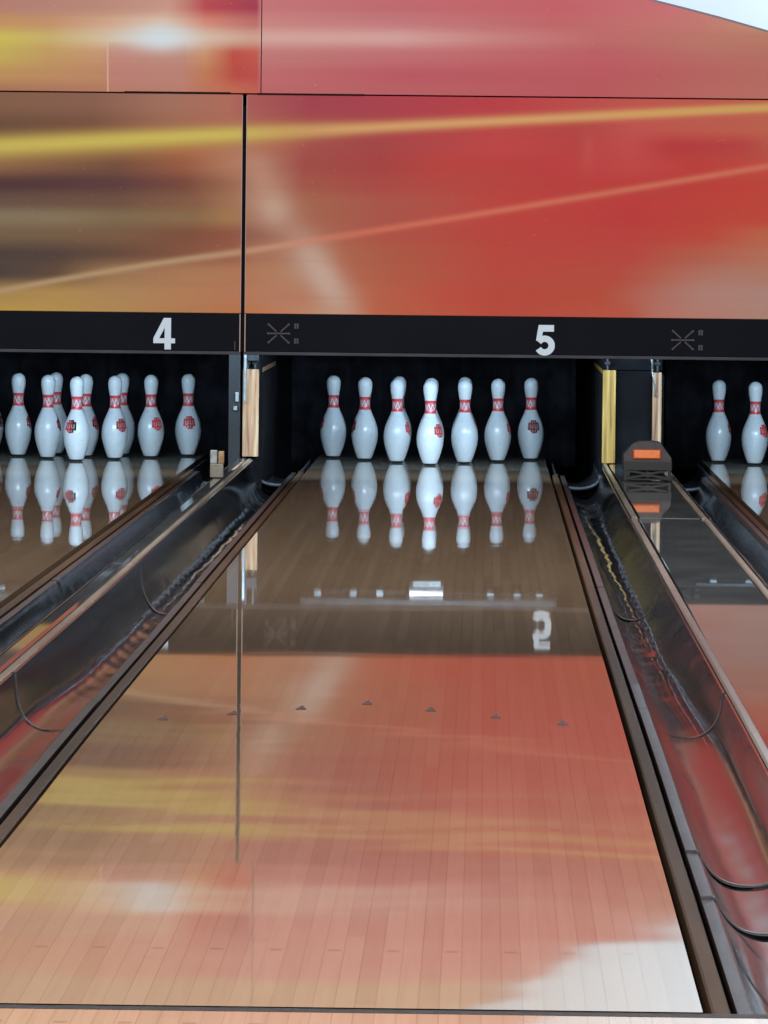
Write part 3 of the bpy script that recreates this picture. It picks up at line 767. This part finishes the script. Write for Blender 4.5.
# housing back wall; unseen roof and outer sides added to block hall light
bm = nb(); box(bm, MASK_X0, MASK_X1, MASK_Y+.10, 2.3, 1.50, 1.54); tag(obj('ceiling_light_block', bm, M['pit_black']), kind='structure')
bm = nb(); box(bm, MASK_X0, MASK_X1, 2.25, 2.3, -.25, 1.50); tag(obj('wall_pit', bm, M['pit_black']), kind='structure')
for x, nm in ((MASK_X0, 'wall_light_block_left'), (MASK_X1-.03, 'wall_light_block_right')):
    bm = nb(); box(bm, x, x+.03, MASK_Y+.10, 2.25, -.17, 1.50); tag(obj(nm, bm, M['pit_black']), kind='structure')
def curtain(X, label):
    bm = nb(); n = 70; rows = []
    for z in [.0+i*.06 for i in range(11)]:
        rows.append([bm.verts.new((X-.68+1.36*i/n, 1.62+.018*math.sin(i*.9+z*3)+.010*math.sin(i*2.3), z-.06)) for i in range(n+1)])
    for a, b in zip(rows, rows[1:]):
        for i in range(n): bm.faces.new((a[i], a[i+1], b[i+1], b[i]))
    o = obj('pit_curtain', bm, M['pit_cloth'], None, smooth=True)
    md = o.modifiers.new('s', 'SOLIDIFY'); md.thickness = .012
    tag(o, label, 'curtain', 'black curtains behind the pins')
curtain(LANES[5], 'black pit curtain behind the pins under the number 5')
curtain(LANES[4], 'black pit curtain behind the pins under the number 4')
curtain(LANES[6], 'black pit curtain behind the pins at the right edge')

# pinsetter table with spotting cups, a light bar under its front rail
def pinsetter(X, label):
    t = empty('pinsetter', (X, .1, .53)); tag(t, label, 'pinsetter', 'pinsetter tables above the racks')
    bm = nb(); box(bm, -.58, .58, 0, .05, .085, .14, .004); obj('front_rail', bm, M['dark_metal'], t)
    bm = nb(); box(bm, -.58, .58, .055, 1.0, .11, .14, .004); obj('table_plate', bm, M['dark_metal'], t)
    for k, (x, y) in POS.items():
        bm = nb(); cyl(bm, (x, y+.02 if y > .1 else .10, .06), (x, y+.02 if y > .1 else .10, .11), .055, 20, .045); obj('spotting_cup', bm, M['pit_black'], t, smooth=True, auto=.6)
    for x in (-.5, -.34, -.22, .28, .40, .5):
        bm = nb(); box(bm, x-.016, x+.016, -.012, 0, .052, .072, .002); obj('rail_tab', bm, M['pinsetter_metal'], t)
    bm = nb(); box(bm, -.09, .07, -.035, -.004, .012, .085, .004); obj('light_box', bm, M['dark_metal'], t)
    bm = nb(); cyl(bm, (-.085, -.045, .060), (.065, -.045, .060), .009, 12); obj('light_tube', bm, M['tube'], t, smooth=True, auto=.6)
    bm = nb(); box(bm, -.50, .50, -.010, -.002, .054, .059, .001); obj('wire_rail', bm, M['dark_metal'], t)
    bm = nb(); box(bm, -.07, .055, -.045, -.037, .008, .020, .001); obj('wire_rail', bm, M['steel'], t)
    return t
pinsetter(0, 'dark pinsetter table above the number 5 rack')
pinsetter(LANES[4], 'dark pinsetter table above the number 4 rack')
pinsetter(LANES[6], 'dark pinsetter table above the rack at the right edge')

# ------------------------------------------------------------------ small steel block on the left capping
t = empty('bracket_post', (CX45-.010, -1.9, .056)); tag(t, 'small steel bracket standing at the far end of the narrow left capping', 'bracket')
t.location = (-.812, -3.07, .058)
bm = nb(); box(bm, -.026, .026, -.02, .03, 0, .055, .004); obj('foot_block', bm, M['cap_edge'], t)
bm = nb(); box(bm, -.026, .002, -.012, .02, .055, .108, .003); obj('steel_tab', bm, M['steel'], t)
bm = nb(); box(bm, .006, .028, -.008, .024, .055, .104, .003)
for i in range(4): box(bm, .012, .024, -.012, -.006, .060+i*.011, .066+i*.011, .001)
obj('brass_tab', bm, mat('brass_tab', srgb(170, 140, 104), .4, noise=.3, nscale=60), t)

# ------------------------------------------------------------------ sensor hood on the wide capping
HX, HY, HZ = CX56+.012, -2.3, .035
t = empty('sensor_hood', (HX, HY, HZ)); tag(t, 'dark hood with slanted corners and an orange reflector, on the wide grey capping', 'sensor hood')
bm = nb(); prism_xz(bm, [(-.098, .055), (.098, .055), (.098, .092), (.052, .155), (.020, .160), (-.030, .160), (-.060, .150), (-.098, .105)], .0, .16, .003); obj('hood_shell', bm, M['hood'], t)
bm = nb(); box(bm, -.100, .100, -.006, .15, .040, .078, .003); obj('lower_skirt', bm, M['hood_dark'], t)
bm = nb(); box(bm, -.062, .056, -.006, .004, .086, .128, .003); obj('reflector_rim', bm, M['orange_rim'], t)
bm = nb(); box(bm, -.056, .050, -.011, .002, .091, .124, .004); obj('orange_reflector', bm, M['orange'], t)
bm = nb()
box(bm, -.10, .10, .0, .02, .0005, .008, .002)
for s in (-1, 1):
    stroke_xz(bm, [(s*.095, .006), (s*.03, .018), (0, .024)], .009, -.004, .012)
    stroke_xz(bm, [(s*.080, .040), (s*.03, .032), (0, .026)], .009, -.003, .012)
    box(bm, s*.09-.006, s*.09+.006, -.01, .03, .0, .042, .001)
cyl(bm, (0, -.008, .025), (0, .03, .025), .013, 14)
box(bm, -.07, .07, .05, .14, .0, .042, .002)
obj('scissor_mount', bm, M['hood_dark'], t)

# ------------------------------------------------------------------ wall above and behind the masking panels
bm = nb(); box(bm, -7, 8, 2.6, 2.7, -.25, 6.0); tag(obj('wall_back', bm, M['wall']), kind='structure')

# ------------------------------------------------------------------ camera
cx, cy, h, yaw, pit, roll, f = 0.2369, -25.4142, 0.9557, 0.0173, 0.0459, 0.0112, 5666.5
F = Vector((-math.sin(yaw)*math.cos(pit), math.cos(yaw)*math.cos(pit), -math.sin(pit)))
R = Vector((math.cos(yaw), math.sin(yaw), 0)); U = R.cross(F)
R2 = R*math.cos(roll)+U*math.sin(roll); U2 = -R*math.sin(roll)+U*math.cos(roll)
cam = bpy.data.cameras.new('camera'); co = bpy.data.objects.new('camera', cam); COL.objects.link(co)
m = Matrix((R2, U2, -F)).transposed().to_4x4(); m.translation = (cx, cy, h); co.matrix_world = m
cam.sensor_fit = 'HORIZONTAL'; cam.sensor_width = 36; cam.lens = f/768*36; cam.clip_start = .1; cam.clip_end = 200
S.camera = co

# ------------------------------------------------------------------ light
w = bpy.data.worlds.new('hall'); S.world = w; w.use_nodes = True
bg = w.node_tree.nodes['Background']; bg.inputs[0].default_value = (.93, .97, 1, 1); bg.inputs[1].default_value = .46
def area(name, loc, aim, sx, sy, power, col=(1, 1, 1)):
    l = bpy.data.lights.new(name, 'AREA'); l.shape = 'RECTANGLE'; l.size = sx; l.size_y = sy; l.energy = power; l.color = col
    o = bpy.data.objects.new(name, l); COL.objects.link(o); o.location = loc
    o.rotation_euler = (Vector(aim)-Vector(loc)).to_track_quat('-Z', 'Y').to_euler()
    return o
area('hall_light', (-.5, -10, 4.2), (0, -3, 1.0), 5, 2, 390, (1, .97, .93))
area('hall_light', (0, -19.5, 3.6), (0, -16.5, 0), 5, 2, 325, (1, .97, .93))
area('wall_light', (3.4, 1.2, 3.8), (2.6, 2.6, 2.4), 2.5, .4, 120, (.58, .82, 1))
for X in LANES.values():
    area('pin_light', (X, MASK_Y+.28, .80), (X, .9, .12), 1.2, .12, 30, (.58, .80, 1))

vs = S.view_settings
vs.view_transform = 'Standard'; vs.look = 'None'; vs.gamma = 1; vs.exposure = 0; vs.use_curve_mapping = False
